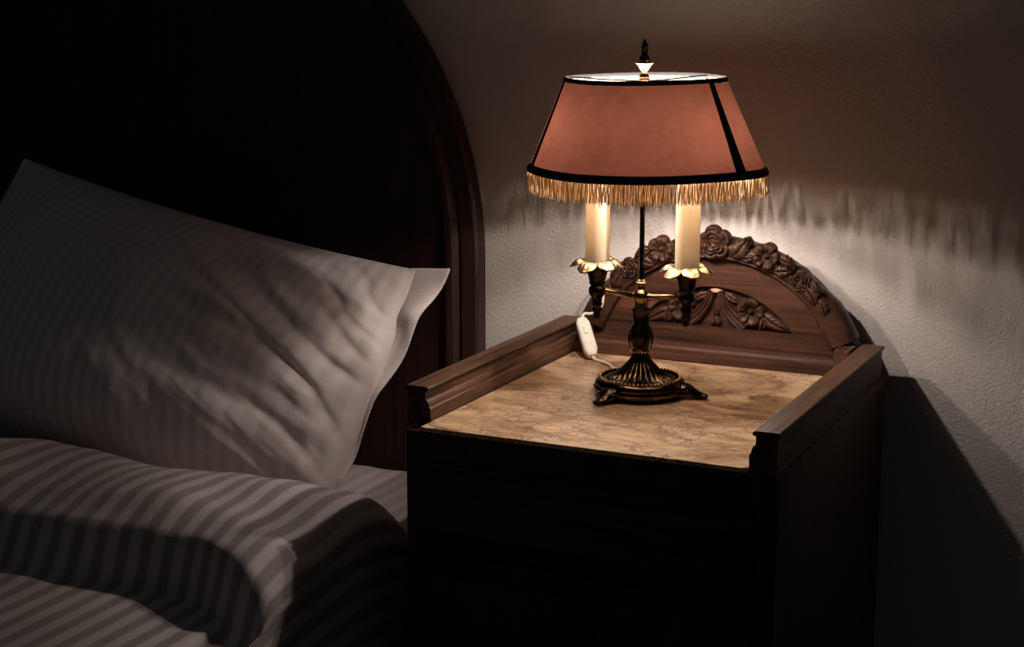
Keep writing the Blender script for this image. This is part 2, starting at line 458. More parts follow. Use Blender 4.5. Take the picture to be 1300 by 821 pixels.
def leaf(cx, cz, Lg, W, rot, y0, dep, parent, curl=0.25, name='carved_leaf', ser=0.10):
    bm = bmesh.new(); nu, nv = 26, 14; rows = []
    for i in range(nu + 1):
        u = i / nu; x = (u - 0.5) * Lg
        w = W * 0.5 * (sin(pi * u ** 0.8) ** 0.75) * (1 + ser * sin(u * 2 * pi * 3.5)) + 0.0004
        row = []
        for j in range(nv + 1):
            v = -1 + 2 * j / nv
            bend = curl * Lg * (u - 0.5) ** 2
            zz = v * w + bend
            ridge = math.exp(-(v / 0.13) ** 2)
            veins = 0.16 * sin((u * 7 - abs(v) * 1.6) * 2 * pi) * (1 - ridge)
            hh = dep * sin(pi * min(1, max(0, u * 0.96 + 0.02))) ** 0.5 * (0.35 + 0.65 * (1 - abs(v) ** 2.2) - 0.42 * ridge + 0.22 * abs(v) * (1 - abs(v)) + veins * 0.6)
            if abs(v) > 0.999: hh = 0.0
            row.append(bm.verts.new((cx + x * cos(rot) - zz * sin(rot), y0 - max(hh, 0), cz + x * sin(rot) + zz * cos(rot))))
        rows.append(row)
    for A_, B_ in zip(rows, rows[1:]):
        for j in range(nv): bm.faces.new((A_[j], A_[j + 1], B_[j + 1], B_[j]))
    # close the back
    border = [rows[0][j] for j in range(nv + 1)] + [rows[i][nv] for i in range(1, nu + 1)] + [rows[nu][j] for j in range(nv - 1, -1, -1)] + [rows[i][0] for i in range(nu - 1, 0, -1)]
    bk = [bm.verts.new((v.co.x, y0 + 0.004, v.co.z)) for v in border]
    for k in range(len(border)): bm.faces.new((border[k], bk[k], bk[(k + 1) % len(bk)], border[(k + 1) % len(bk)]))
    bm.faces.new(bk)
    return obj(name, bm, M_carve, parent, sharp=80)

def onarc(deg, r): a = radians(deg); return XC + r * sin(a), ZC + r * cos(a)
border = [o for o in ns.children if o.name.startswith('arched_border')][0]
def at(deg, r, f, *args, **kw):
    x, z = onarc(deg, r); return f(x, z, *args, **kw)
Y0 = 0.0100
at(0.5, 0.2010, rose, 0.0245, Y0, 0.5, 0.0095, border)
for s in (-1, 1):
    at(s * 21.5, 0.2010, rose, 0.0200, Y0, 1.2 if s > 0 else 0.2, 0.0085, border, kind=1)
    at(s * 37.5, 0.1990, rose, 0.0150, Y0, 0.4, 0.0075, border, kind=0)
    at(s * 11.0, 0.1985, leaf, 0.034, 0.026, radians(-11 * s + (62 if s > 0 else 118)), Y0, 0.0080, border)
    at(s * 30.0, 0.1955, leaf, 0.028, 0.017, radians(-30 * s + (40 if s > 0 else 140)), Y0, 0.0075, border)
    at(s * 29.0, 0.2085, leaf, 0.024, 0.014, radians(-29 * s + (8 if s > 0 else 172)), Y0, 0.0065, border)
    at(s * 13.0, 0.2105, rose, 0.0075, Y0, 0, 0.0065, border)
    at(s * 31.5, 0.2030, rose, 0.0065, Y0 - .002, 0, 0.0055, border)
    at(s * 44.0, 0.1960, leaf, 0.030, 0.018, radians(-44 * s + (170 if s > 0 else 10)), Y0, 0.0072, border)
    at(s * 43.0, 0.2065, leaf, 0.022, 0.011, radians(-43 * s + (0 if s > 0 else 180)), Y0, 0.006, border)
    at(s * 50.5, 0.1975, leaf, 0.026, 0.014, radians(-50 * s + (165 if s > 0 else 15)), Y0, 0.0058, border)
    at(s * 15.0, 0.1895, leaf, 0.022, 0.012, radians(-15 * s + (25 if s > 0 else 155)), Y0 + .001, 0.006, border)
# lunette carving, in the sunk field
YL = PF + 0.0085
for s in (-1, 1):
    # fluted straps spreading from the cap
    bm = bmesh.new(); pts = bez([(XC + s * 0.006, 0, 0.698), (XC + s * 0.0095, 0, 0.685), (XC + s * 0.021, 0, 0.668), (XC + s * 0.041, 0, 0.6495)], 8)
    rows = []
    for i, p in enumerate(pts):
        t = (pts[min(i + 1, len(pts) - 1)] - pts[max(i - 1, 0)]).normalized(); nrm = Vector((-t.z, 0, t.x)); w = 0.0045 + 0.0045 * i / len(pts)
        row = [bm.verts.new((p.x + nrm.x * w * v, YL - h, p.z + nrm.z * w * v)) for v, h in ((-1, -.002), (-1, .0055), (-.75, .0080), (-.4, .0062), (-.1, .0080), (.2, .0062), (.6, .0085), (1, .0060), (1, -.002))]
        rows.append(row)
    for A_, B_ in zip(rows, rows[1:]):
        for j in range(9): bm.faces.new((A_[j], A_[(j + 1) % 9], B_[(j + 1) % 9], B_[j]))
    bm.faces.new(rows[0][::-1]); bm.faces.new(rows[-1])
    obj('carved_strap', bm, M_carve, crest, sharp=50)
    rose(XC + s * 0.049, 0.6725, 0.0215, YL, 0.3 + s, 0.0100, crest, kind=1)
    leaf(XC + s * 0.082, 0.6590, 0.046, 0.020, radians(-28 if s > 0 else 208), YL, 0.0085, crest, ser=0.05)
    leaf(XC + s * 0.068, 0.6600, 0.026, 0.015, radians(80), YL, 0.0085, crest)
    leaf(XC + s * 0.023, 0.6880, 0.028, 0.013, radians(-28 if s > 0 else 208), YL, 0.0065, crest)
leaf(XC, 0.6570, 0.018, 0.017, radians(90), YL, 0.0095, crest, ser=0.0, name='carved_bud')
leaf(XC, 0.6680, 0.013, 0.010, radians(90), YL, 0.0085, crest, ser=0.0, name='carved_bud')
M_cap_highlight = wood('cap_highlight_wood', 'x', (0.62, 0.42, 0.35), (0.46, 0.29, 0.23), rough=0.45)
bm = bmesh.new()          # scooped cap over the straps, lamp highlight on it painted in as pale colour
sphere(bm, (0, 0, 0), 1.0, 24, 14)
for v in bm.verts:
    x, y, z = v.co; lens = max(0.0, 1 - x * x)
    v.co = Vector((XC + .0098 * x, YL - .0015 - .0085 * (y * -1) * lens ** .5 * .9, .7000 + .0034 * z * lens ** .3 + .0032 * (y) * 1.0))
obj('carved_cap', bm, M_cap_highlight, crest, sharp=60, label='carved cap with painted highlight')

# ------------------------------------------------------------------ table lamp
LX_, LY_, Z0 = 0.173, -0.192, 0.6003
lamp = thing('table_lamp', 'brass two-candle table lamp with a fringed red-brown shade, lit, on the nightstand', 'lamp', (LX_, LY_, Z0))
# base dish
bm = bmesh.new()
prof = [(.030, .6018), (.0500, .6016), (.0545, .6028), (.0572, .6050), (.0584, .6080), (.0576, .6106), (.0562, .6118), (.0566, .6128), (.0560, .6145), (.0542, .6166), (.0520, .6182), (.0512, .6186)]
prof2 = [(.0490, .6184), (.0472, .6176)]
bell = []
BP = bez([(.0455, 0, .6178), (.0370, 0, .6192), (.0275, 0, .6242), (.0205, 0, .6335), (.0150, 0, .6420), (.0122, 0, .6468), (.0106, 0, .6510), (.0100, 0, .6530)], 4)
for k in range(18):
    q = k / 17 * (len(BP) - 1); i = min(int(q), len(BP) - 2); p = BP[i].lerp(BP[i + 1], q - i); bell.append((p.x, p.z))
ZS = lambda z: .6016 + (z - .6016) * (1 + .17 * (1 - sst(.62, .645, z)))
prof = [(r, ZS(z)) for r, z in prof]; prof2 = [(r, ZS(z)) for r, z in prof2]; bell = [(r, ZS(z)) for r, z in bell]
nb = len(prof) + len(prof2)
def fl(i, a, r, z):
    if i >= nb and i < nb + 16:
        t = (i - nb) / 16; am = 0.085 * sst(0, 0.15, t) * (1 - 0.7 * t)
        return r * (1 + am * (abs(sin(a * 12)) - 0.6)), z + 0.0016 * (1 - t) * sst(0, .1, t) * abs(sin(a * 12))
    return r, z
lathe(bm, prof + prof2 + bell, LX_, LY_, 192, fl)
base = obj('base', bm, M_base, lamp, sharp=60)
bm = bmesh.new()
for k in range(60):
    a = 2 * pi * k / 60; sphere(bm, (LX_ + .0500 * cos(a), LY_ + .0500 * sin(a), ZS(.6195)), .0022, 8, 6)
obj('bead_ring', bm, M_hub, base, sharp=180)
# chased leaf tips between the flutes
for f_a in (-108, 6, 128):
    bm = bmesh.new(); a = radians(f_a); d = Vector((cos(a), sin(a), 0)); c = Vector((LX_, LY_, 0))
    P = [c + d * r + Vector((0, 0, z)) for r, z in ((.047, .6095), (.0565, .6115), (.0625, .6100), (.070, .6062), (.077, .6044), (.083, .6040))]
    tube(bm, bez(P, 5), [.0078 + (0.006 * (1 - abs(i / 25 - .25) * 1.3)) * (i < 22) - .0022 * (i / 25) for i in range(26)], 12, flat=0.55)
    side = d.cross(Vector((0, 0, 1)))
    for s in (-1.2, -0.4, 0.4, 1.2):
        q = c + d * (.0845 - abs(s) * .0012) + side * s * .0030 + Vector((0, 0, .6036)); sphere(bm, q, .0026, 10, 8, (1, 1, 0.95))
    for s in (-1, 1):      # small scroll flanking the foot
        sp = []
        for k in range(20):
            t = k / 19; an = 0.3 + t * 5.0; rr = .0060 * (1 - .8 * t)
            sp.append(c + d * (.0600 + rr * cos(an)) + side * s * (.0105 - t * .002) + Vector((0, 0, .6085 + rr * .8 * sin(an))))
        tube(bm, sp, .0014, 8)
    obj('foot', bm, M_base, base, sharp=60)
# column
bm = bmesh.new()
prof = [(.0098, .6525), (.0116, .6536), (.0122, .6552), (.0116, .6568), (.0102, .6578), (.0104, .6592), (.0112, .6620), (.0128, .6665), (.0140, .6712), (.0145, .6755), (.0140, .6800), (.0126, .6840), (.0112, .6868), (.0104, .6890),
        (.0100, .6930), (.0100, .6985), (.0104, .7030), (.0112, .7060), (.0118, .7072), (.0118, .7092), (.0108, .7100), (.0075, .7106)]
def colf(i, a, r, z):
    if 6 <= i <= 12:
        return r * (1 + .035 * (abs(cos(a * 3 + i * .12)) - .5)), z
    return r, z
lathe(bm, prof, LX_, LY_, 72, colf)
colm = obj('column', bm, M_dark, lamp, sharp=50)
bm = bmesh.new()
for k in range(18):
    a = 2 * pi * k / 18; sphere(bm, (LX_ + .0122 * cos(a), LY_ + .0122 * sin(a), .6552), .0013, 8, 6)
obj('bead_ring', bm, M_gold, colm, sharp=180)
# chased leaves on the swelling
for k in range(6):
    bm = bmesh.new(); a = pi * k / 3 + 0.25
    P = []
    for i in range(9):
        t = i / 8; z = .683 - .026 * t; rr = .0128 + .0020 * sin(pi * min(1, t * 1.1)); aa = a + 0.30 * (1 - t) ** 1.5
        P.append((LX_ + rr * cos(aa), LY_ + rr * sin(aa), z))
    tube(bm, P, [.0004, .0009, .0012, .0013, .0012, .0011, .0009, .0006, .0003], 8)
    obj('chased_leaf', bm, M_base, colm, sharp=180)
# hub, neck and disc
bm = bmesh.new()
prof = [(.0075, .7104), (.0088, .7112), (.0086, .7150), (.0082, .7185), (.0092, .7205), (.0100, .7235), (.0098, .7270), (.0084, .7300), (.0062, .7325), (.0048, .7345), (.0046, .7385), (.0056, .7400), (.0074, .7410), (.0078, .7422), (.0070, .7434), (.0060, .7440), (.0064, .7449), (.0056, .7458), (.0034, .7464)]
lathe(bm, prof, LX_, LY_, 48); obj('hub', bm, M_hub, lamp, sharp=50)
bm = bmesh.new(); tube(bm, [(LX_, LY_, .7455), (LX_, LY_, .9905)], .0032, 16); obj('rod', bm, M_dark, lamp)
AX = 0.0592
ZCUP = 0.7635      # bottom of the candle sleeves
for s in (-1, 1):
    cx = LX_ + s * AX
    # arm with a small ball at its end
    bm = bmesh.new()
    tube(bm, [(LX_ + s * .0085, LY_, .7245), (LX_ + s * .012, LY_, .7245), (LX_ + s * .013, LY_, .7245), (LX_ + s * .046, LY_, .7275), (LX_ + s * .047, LY_, .7276), (LX_ + s * .050, LY_, .7278)], [.0048, .0048, .0038, .0036, .0050, .0040], 14)
    sphere(bm, (LX_ + s * .0490, LY_, .7277), .0036, 12, 8)
    obj('arm', bm, M_hub, lamp, sharp=60)
    # candle cup: pendant finial, ball and flaring cup
    bm = bmesh.new()
    prof = [(.0008, .6905), (.0035, .6920), (.0048, .6950), (.0040, .6975), (.0046, .6992), (.0062, .7015), (.0066, .7040), (.0052, .7062), (.0062, .7085), (.0070, .7105), (.0058, .7128), (.0066, .7150), (.0060, .7170), (.0075, .7195), (.0098, .7225), (.0108, .7265), (.0102, .7305), (.0085, .7330), (.0078, .7345), (.0098, .7355), (.0104, .7370), (.0098, .7385), (.0100, .7400), (.0116, .7460), (.0132, .7530), (.0145, .7600), (.0145, .7630), (.002, .7632)]
    lathe(bm, prof, cx, LY_, 40); cup = obj('candle_cup', bm, M_dark, lamp, sharp=50)
    # scalloped drip pan of leaf petals
    bm = bmesh.new(); nP = 6; nA_ = 168; prev = None; rows = []
    for i in range(15):
        t = i / 14; row = []
        for k in range(nA_):
            a = 2 * pi * k / nA_; ph = (a * nP / (2 * pi) + 0.15 + (0.3 if s > 0 else 0)) % 1.0
            lobe = abs(sin(pi * ph)) ** 0.40
            petal_id = int(a * nP / (2 * pi) + 0.15 + (0.3 if s > 0 else 0))
            R = .0135 + (.0050 + .0160 * lobe + .0012 * sin(petal_id * 2.4 + s) * lobe) * t
            petal_id = int(a * nP / (2 * pi) + 0.15 + (0.3 if s > 0 else 0)); tilt = [0.0, .0022, -.0012, .0012, -.002, .001, .0018, 0][petal_id % 8]
            z = .7628 + .0050 * sin(pi * min(1, t * 1.05)) * lobe - .0060 * t ** 2.4 * lobe + tilt * t * lobe + .0010 * cos(2 * pi * ph) * t + .0007 * sin(pi * ph * 9) * t * (1 - t * .5)
            row.append(bm.verts.new((cx + R * cos(a), LY_ + R * sin(a), z)))
        rows.append(row)
    for A_, B_ in zip(rows, rows[1:]):
        for k in range(nA_): bm.faces.new((A_[k], A_[(k + 1) % nA_], B_[(k + 1) % nA_], B_[k]))
    o = obj('drip_pan', bm, M_gold, cup, sharp=180)
    md = o.modifiers.new('thick', 'SOLIDIFY'); md.thickness = 0.0011; md.offset = 0
    # cream candle sleeve (hollow tube)
    bm = bmesh.new()
    ro, ri = .0150, .0136
    rings = []
    for r_, z_ in ((ri, ZCUP), (ro, ZCUP), (ro, .884), (ro - .0005, .8852), (ri + .0003, .8852), (ri, .884)):
        rings.append([bm.verts.new((cx + r_ * cos(2 * pi * k / 48), LY_ + r_ * sin(2 * pi * k / 48), z_)) for k in range(48)])
    for i in range(6):
        A_, B_ = rings[i], rings[(i + 1) % 6]
        for k in range(48): bm.faces.new((A_[k], A_[(k + 1) % 48], B_[(k + 1) % 48], B_[k]))
    obj('candle_sleeve', bm, M_candle, lamp, sharp=45)
    # bulb
    bm = bmesh.new()
    lathe(bm, [(.0090, .878), (.0092, .888), (.0105, .894), (.0140, .902), (.0158, .912), (.0150, .922), (.0118, .934), (.0070, .945), (.0030, .952), (.0006, .955)], cx, LY_, 32)
    bulb = obj('bulb', bm, M_glass, lamp, sharp=180)
    bm = bmesh.new(); lathe(bm, [(.0012, .9080), (.0027, .9090), (.0027, .9210), (.0012, .9220)], cx, LY_, 12); obj('filament', bm, M_fil, bulb, sharp=180)
    bm = bmesh.new(); lathe(bm, [(.0060, .868), (.0094, .869), (.0094, .8795), (.0085, .8800)], cx, LY_, 24); obj('bulb_socket', bm, M_dark, bulb)

# shade: oval cone hung from the rod, sitting a little askew
PIV = Vector((LX_, LY_, 0.985))
VF = Vector((-0.355, 0.935, 0)); VR = Vector((0.935, 0.355, 0))
ROT = Matrix.Rotation(radians(-1.3), 4, VF) @ Matrix.Rotation(radians(1.0), 4, VR)
def tilt(bm):
    for v in bm.verts: v.co = PIV + (ROT @ (v.co - PIV))
ZT, ZBt = 0.9935, 0.8795
XE, YE = 0.1390, 0.036      # where panel seams stand (bottom, outer)
def plan(k, n):
    """unit outline of the bottom rim: four arcs between the seams"""
    t = k / n * 4; side = int(t) % 4; f = t - int(t)
    fx = -1 + 2 * f
    if side == 0: x, y = XE * fx, -(YE + 0.079 * (1 - abs(fx) ** 2.25))
    elif side == 1: x, y = XE + 0.0135 * (1 - fx * fx), YE * fx
    elif side == 2: x, y = -XE * fx, (YE + 0.079 * (1 - abs(fx) ** 2.25))
    else: x, y = -XE - 0.0135 * (1 - fx * fx), -YE * fx
    return x, y
TOPS = 0.668
def shade_pt(k, n, t, off=0.0):
    x, y = plan(k, n); s = 1 + (TOPS - 1) * t
    r = sqrt(x * x + y * y); e = 1 + off / r / s
    return Vector((LX_ + x * s * e, LY_ + y * s * e, ZBt + (ZT - ZBt) * t))
NP = 160
bm = bmesh.new(); rows = []
for i in range(13):
    rows.append([bm.verts.new(shade_pt(k, NP, i / 12)) for k in range(NP)])
for A_, B_ in zip(rows, rows[1:]):
    for k in range(NP): bm.faces.new((A_[k], A_[(k + 1) % NP], B_[(k + 1) % NP], B_[k]))
tilt(bm)
shade = obj('lamp_shade', bm, M_shade, lamp, sharp=180, label='red-brown cloth shade')
# trims
def band(t0, t1, off0, name, thick=0.0012, bulge=0.0008):
    bm = bmesh.new(); sec = [(t0, off0), (t0 + (t1 - t0) * .25, off0 + thick + bulge * .7), (t0 + (t1 - t0) * .5, off0 + thick + bulge), (t0 + (t1 - t0) * .75, off0 + thick + bulge * .7), (t1, off0), ((t0 + t1) / 2, -thick)]
    rows = [[bm.verts.new(shade_pt(k, NP, t, o)) for k in range(NP)] for t, o in sec]
    for i in range(len(sec)):
        A_, B_ = rows[i], rows[(i + 1) % len(sec)]
        for k in range(NP): bm.faces.new((A_[k], A_[(k + 1) % NP], B_[(k + 1) % NP], B_[k]))
    tilt(bm); return obj(name, bm, M_trim, shade, sharp=60)
band(-0.012, 0.075, 0.0004, 'bottom_braid', 0.0016, 0.0012)
band(0.965, 1.012, 0.0004, 'top_braid', 0.0008, 0.0006)
for kk in range(4):      # seam strips
    bm = bmesh.new(); k0 = kk * NP / 4; rows = []
    for i in range(13):
        t = 0.03 + 0.95 * i / 12; w = 0.46 + 0.20 * (1 - t)
        pts = []
        for dk, off in ((-2.3, .0006), (-1.2, .0014), (0, .0016), (1.2, .0014), (2.3, .0006), (0, .0003)):
            sc_ = 1.0
            # arcs run at different speeds on either side of the seam
            d = dk * w * (0.62 if ((kk % 2 == 0) == (dk > 0)) else 1.25)
            k = (k0 + d) % NP
            pts.append(bm.verts.new(shade_pt(k, NP, t, off)))
        rows.append(pts)
    for A_, B_ in zip(rows, rows[1:]):
        for j in range(6): bm.faces.new((A_[j], A_[(j + 1) % 6], B_[(j + 1) % 6], B_[j]))
    bm.faces.new(rows[0][::-1]); bm.faces.new(rows[-1])
    tilt(bm); obj('seam_strip', bm, M_trim, shade, sharp=60)
# fringe
bm = bmesh.new()
M_ = 4000; cum = [0.0]; last = shade_pt(0, M_, 0.0)
for i in range(1, M_ + 1):
    p = shade_pt(i % M_, M_, 0.0); cum.append(cum[-1] + (p - last).length); last = p
per = cum[-1]; idx = 0
NS = 1080
rf = random.Random(3)
for q in range(NS):
    target = (q + rf.uniform(-.35, .35)) / NS * per % per
    lo = min(range(0, M_, 40), key=lambda i: abs(cum[i] - target)); lo = max(0, lo - 40)
    while lo < M_ - 1 and cum[lo] < target: lo += 1
    off = (.0010 if q % 2 else -.0012) + rf.uniform(-.0005, .0005)
    p = shade_pt(lo, M_, 0.01, off); p2 = shade_pt((lo + 6) % M_, M_, 0.01, off)
    tan = (p2 - p).normalized() if (p2 - p).length > 1e-6 else Vector((1, 0, 0)); outn = Vector((tan.y, -tan.x, 0)).normalized()
    Ln = .0260 + rf.uniform(-.0022, .0022) + (0.005 if rf.random() < .01 else 0); sw = rf.gauss(0, .0009); so = rf.gauss(0, .0008)
    if rf.random() < .05: sw *= 3
    P = []
    for i in range(6):
        u = i / 5; P.append(p + Vector((0, 0, -Ln * u)) + tan * (sw * u * u + .0003 * sin(u * 7 + q)) + outn * (so * u * u))
    tube(bm, P, [.00052, .00058, .00060, .00060, .00060, .00042], 5, caps=True)
tilt(bm)
fr = obj('fringe', bm, M_fringe, shade, sharp=180, label='gold thread fringe'); fr['kind'] = 'stuff'
# spider wires, collar and finial
bm = bmesh.new()
for kx in (0.075, 0.30, 0.545, 0.83):
    e = shade_pt(kx * NP, NP, 0.985, -0.0012); tube(bm, bez([(LX_, LY_, .9890), (LX_ * .5 + e.x * .5, LY_ * .5 + e.y * .5, .9905), e + Vector((0, 0, .0005)), e + Vector((0, 0, -.0045))], 5), .0011, 8)
tilt(bm); obj('shade_spider', bm, M_dark, lamp, sharp=60)
bm = bmesh.new(); lathe(bm, [(.0040, .9870), (.0072, .9880), (.0074, .9915), (.0062, .9930), (.0066, .9945), (.0060, .9965), (.0036, .9985)], LX_, LY_, 32); obj('collar', bm, M_brass, lamp)
bm = bmesh.new()
def petals(i, a, r, z): return (r * (1 + .10 * (abs(sin(4 * a)) - .4)), z) if 3 <= i <= 6 else (r, z)
lathe(bm, [(.0036, .9980), (.0030, 1.0005), (.0046, 1.0022), (.0060, 1.0050), (.0078, 1.0085), (.0108, 1.0110), (.0104, 1.0118), (.0060, 1.0110)], LX_, LY_, 64, petals)
fin = obj('finial_cup', bm, M_gold, lamp, sharp=60)
bm = bmesh.new()
def flame(i, a, r, z): return r * (1 + .18 * (abs(sin(2 * a + z * 160)) - .5)), z
lathe(bm, [(.0055, 1.0105), (.0068, 1.0135), (.0062, 1.0175), (.0045, 1.0205), (.0034, 1.0225), (.0036, 1.0260), (.0040, 1.0300), (.0032, 1.0345), (.0014, 1.0385), (.0004, 1.0400)], LX_, LY_, 40, flame)
obj('finial', bm, M_dark, lamp, sharp=60)
# flex and inline switch
sw_b = Vector((0.0470, -0.0440, 0.6065)); sw_t = Vector((0.0165, -0.0130, 0.6500))
ax = (sw_t - sw_b).normalized(); sd = ax.cross(Vector((0.3, -0.6, 0.75)).normalized()).normalized(); up = sd.cross(ax).normalized()
bm = bmesh.new(); rows = []
nL = 20
for i in range(nL + 1):
    t = i / nL; w = .0098 * (min(1, sin(pi * (0.08 + 0.84 * t)) * 1.7) ** .6); hgt = .0070 * (min(1, sin(pi * (0.10 + 0.80 * t)) * 1.6) ** .6)
    c = sw_b.lerp(sw_t, t); row = []
    for k in range(20):
        a = 2 * pi * k / 20; e = 0.55
        row.append(bm.verts.new(c + sd * (w * math.copysign(abs(cos(a)) ** e, cos(a))) + up * (hgt * math.copysign(abs(sin(a)) ** e, sin(a)))))
    rows.append(row)
for A_, B_ in zip(rows, rows[1:]):
    for k in range(20): bm.faces.new((A_[k], A_[(k + 1) % 20], B_[(k + 1) % 20], B_[k]))
bm.faces.new(rows[0][::-1]); bm.faces.new(rows[-1])
swt = obj('cord_switch', bm, M_white, lamp, sharp=50, label='white inline switch')
bm = bmesh.new(); c = sw_b.lerp(sw_t, .62) + up * .0070
Mx = Matrix((sd, ax, up)).transposed().to_4x4(); Mx.translation = c
bmesh.ops.create_cube(bm, size=1, matrix=Mx @ Matrix.Diagonal((.0065, .013, .0036, 1))); bmesh.ops.bevel(bm, geom=list(bm.edges), offset=.0012, segments=2, affect='EDGES')
obj('rocker_button', bm, M_white, swt)
bm = bmesh.new()
tube(bm, bez([sw_b - ax * .001, sw_b + Vector((.006, -.004, -.0035)), (0.066, -0.054, .6025), (0.084, -0.070, .6023), (0.103, -0.098, .6024), (0.122, -0.132, .6035), (0.136, -0.152, .6080)], 8), .0020, 10)
tube(bm, bez([sw_t - ax * .002, sw_t + Vector((.003, .004, .0065)), (0.028, -.006, .6570), (0.0375, -.005, .6620), (0.0440, -.005, .670), (0.0460, -.005, .684), (0.0425, -.004, .702), (0.0395, .010, .7125), (0.0390, .035, .7135), (0.0450, .0535, .704), (0.060, .0555, .66), (0.065, .0555, .60)], 8), .0020, 10)
obj('power_cord', bm, M_white, lamp, sharp=180, label='cream power cord')

# ------------------------------------------------------------------ bed
bed = thing('bed', 'dark wooden bed with an arched headboard beside the nightstand', 'bed', (-0.84, -1.0, 0))
HX, HA, HZ, HB = -0.857, 0.690, 0.715, 0.620
HF, HK = 0.034, 0.064
def hb(off, n=56):
    a_, b_ = HA - off, HB - off
    pts = [(HX - a_, 0.12 + off), (HX - a_, HZ)]
    for k in range(1, n): 
        t = pi - pi * k / n; pts.append((HX + a_ * cos(t), HZ + b_ * sin(t)))
    pts += [(HX + a_, HZ), (HX + a_, 0.12 + off)]
    return pts
bm = bmesh.new()
loops = []
for off, y in ((0.004, HK), (0.0, HK - .004), (0.0, HF + .004), (0.004, HF), (0.026, HF), (0.029, HF + .005), (0.035, HF + .002), (0.040, HF - .003), (0.046, HF - .004), (0.052, HF - .002), (0.056, HF + .006), (0.064, HF + .010)):
    loops.append([bm.verts.new((x, y, z)) for x, z in hb(off)])
nn = len(loops[0])
for A_, B_ in zip(loops, loops[1:]):
    for i in range(nn): bm.faces.new((A_[i], A_[(i + 1) % nn], B_[(i + 1) % nn], B_[i]))
bm.faces.new(loops[0][::-1]); bm.faces.new(loops[-1])
obj('headboard', bm, M_head, bed, sharp=35)
for x in (-1.535, -0.169):
    bm = bmesh.new(); box(bm, x - .025, x + .025, -2.06, 0.0295, 0.13, 0.2285, 0.006); obj('bed_rail', bm, M_head, bed)
for x in (-1.50, -0.20):
    bm = bmesh.new(); box(bm, x - .025, x + .025, HF + .002, HK - .002, 0.0, 0.125, 0.003); obj('leg', bm, M_head, bed)
    bm = bmesh.new(); box(bm, x - .03, x + .03, -2.05, -1.99, 0.0, 0.1595, 0.004); obj('leg', bm, M_head, bed)
bm = bmesh.new(); box(bm, -1.509, -0.195, -2.05, 0.028, 0.20, 0.2295, 0.003); obj('slat_base', bm, M_head, bed)

def grid_obj(name, nu, nv, f, uvf, mat, thick_f=None, closed=True, origin=None, parent=None, sharp=180):
    """closed cloth body: f(u,v)->top point, thick_f(u,v)->bottom point; UV in metres"""
    bm = bmesh.new(); uvl = bm.loops.layers.uv.new('cloth')
    T = [[bm.verts.new(f(i / nu, j / nv)) for j in range(nv + 1)] for i in range(nu + 1)]
    U = {}
    for i in range(nu + 1):
        for j in range(nv + 1): U[T[i][j]] = uvf(i / nu, j / nv)
    B = None
    if thick_f:
        B = [[(T[i][j] if closed == 'pinch' and (i in (0, nu) or j in (0, nv)) else bm.verts.new(thick_f(i / nu, j / nv))) for j in range(nv + 1)] for i in range(nu + 1)]
        for i in range(nu + 1):
            for j in range(nv + 1): U[B[i][j]] = uvf(i / nu, j / nv)
    def face(vs):
        fc = bm.faces.new(vs)
        for lp_ in fc.loops: lp_[uvl].uv = U[lp_.vert]
    for i in range(nu):
        for j in range(nv):
            face((T[i][j], T[i + 1][j], T[i + 1][j + 1], T[i][j + 1]))
            if B: face((B[i][j + 1], B[i + 1][j + 1], B[i + 1][j], B[i][j]))
    if B and closed != 'pinch':
        for i in range(nu):
            face((T[i][0], B[i][0], B[i + 1][0], T[i + 1][0])); face((T[i + 1][nv], B[i + 1][nv], B[i][nv], T[i][nv]))
        for j in range(nv):
            face((T[0][j + 1], B[0][j + 1], B[0][j], T[0][j])); face((T[nu][j], B[nu][j], B[nu][j + 1], T[nu][j + 1]))
    return obj(name, bm, mat, parent, origin, sharp)

# mattress under a fitted sheet
MT, MX0, MX1 = 0.390, -1.52, -0.145
def mat_top(u, v):
    x = MX0 + (MX1 - MX0) * u; y = -2.05 + (2.05 + 0.024) * v
    ex = min(u, 1 - u) * (MX1 - MX0); ey = min(v, 1 - v) * 2.07
    d = max(0, 1 - ex / .03) ** 2 * .012 + max(0, 1 - ey / .03) ** 2 * .012
    z = MT - d + .0018 * noise.noise(Vector((x * 9, y * 9, 2))) + .0010 * sin(x * 70 + 4 * noise.noise(Vector((x * 5, y * 5, 0))))
    return Vector((x, y, z))
mo = grid_obj('mattress', 110, 110, mat_top, lambda u, v: (1.375 * u, 2.07 * v), M_sheet, lambda u, v: Vector((MX0 + (MX1 - MX0) * u, -2.05 + 2.074 * v, 0.2300)), origin=(-0.83, -1.0, 0.23), sharp=60)
tag(mo, 'mattress under a pale fitted sheet, showing between the pillow and the nightstand', 'mattress')

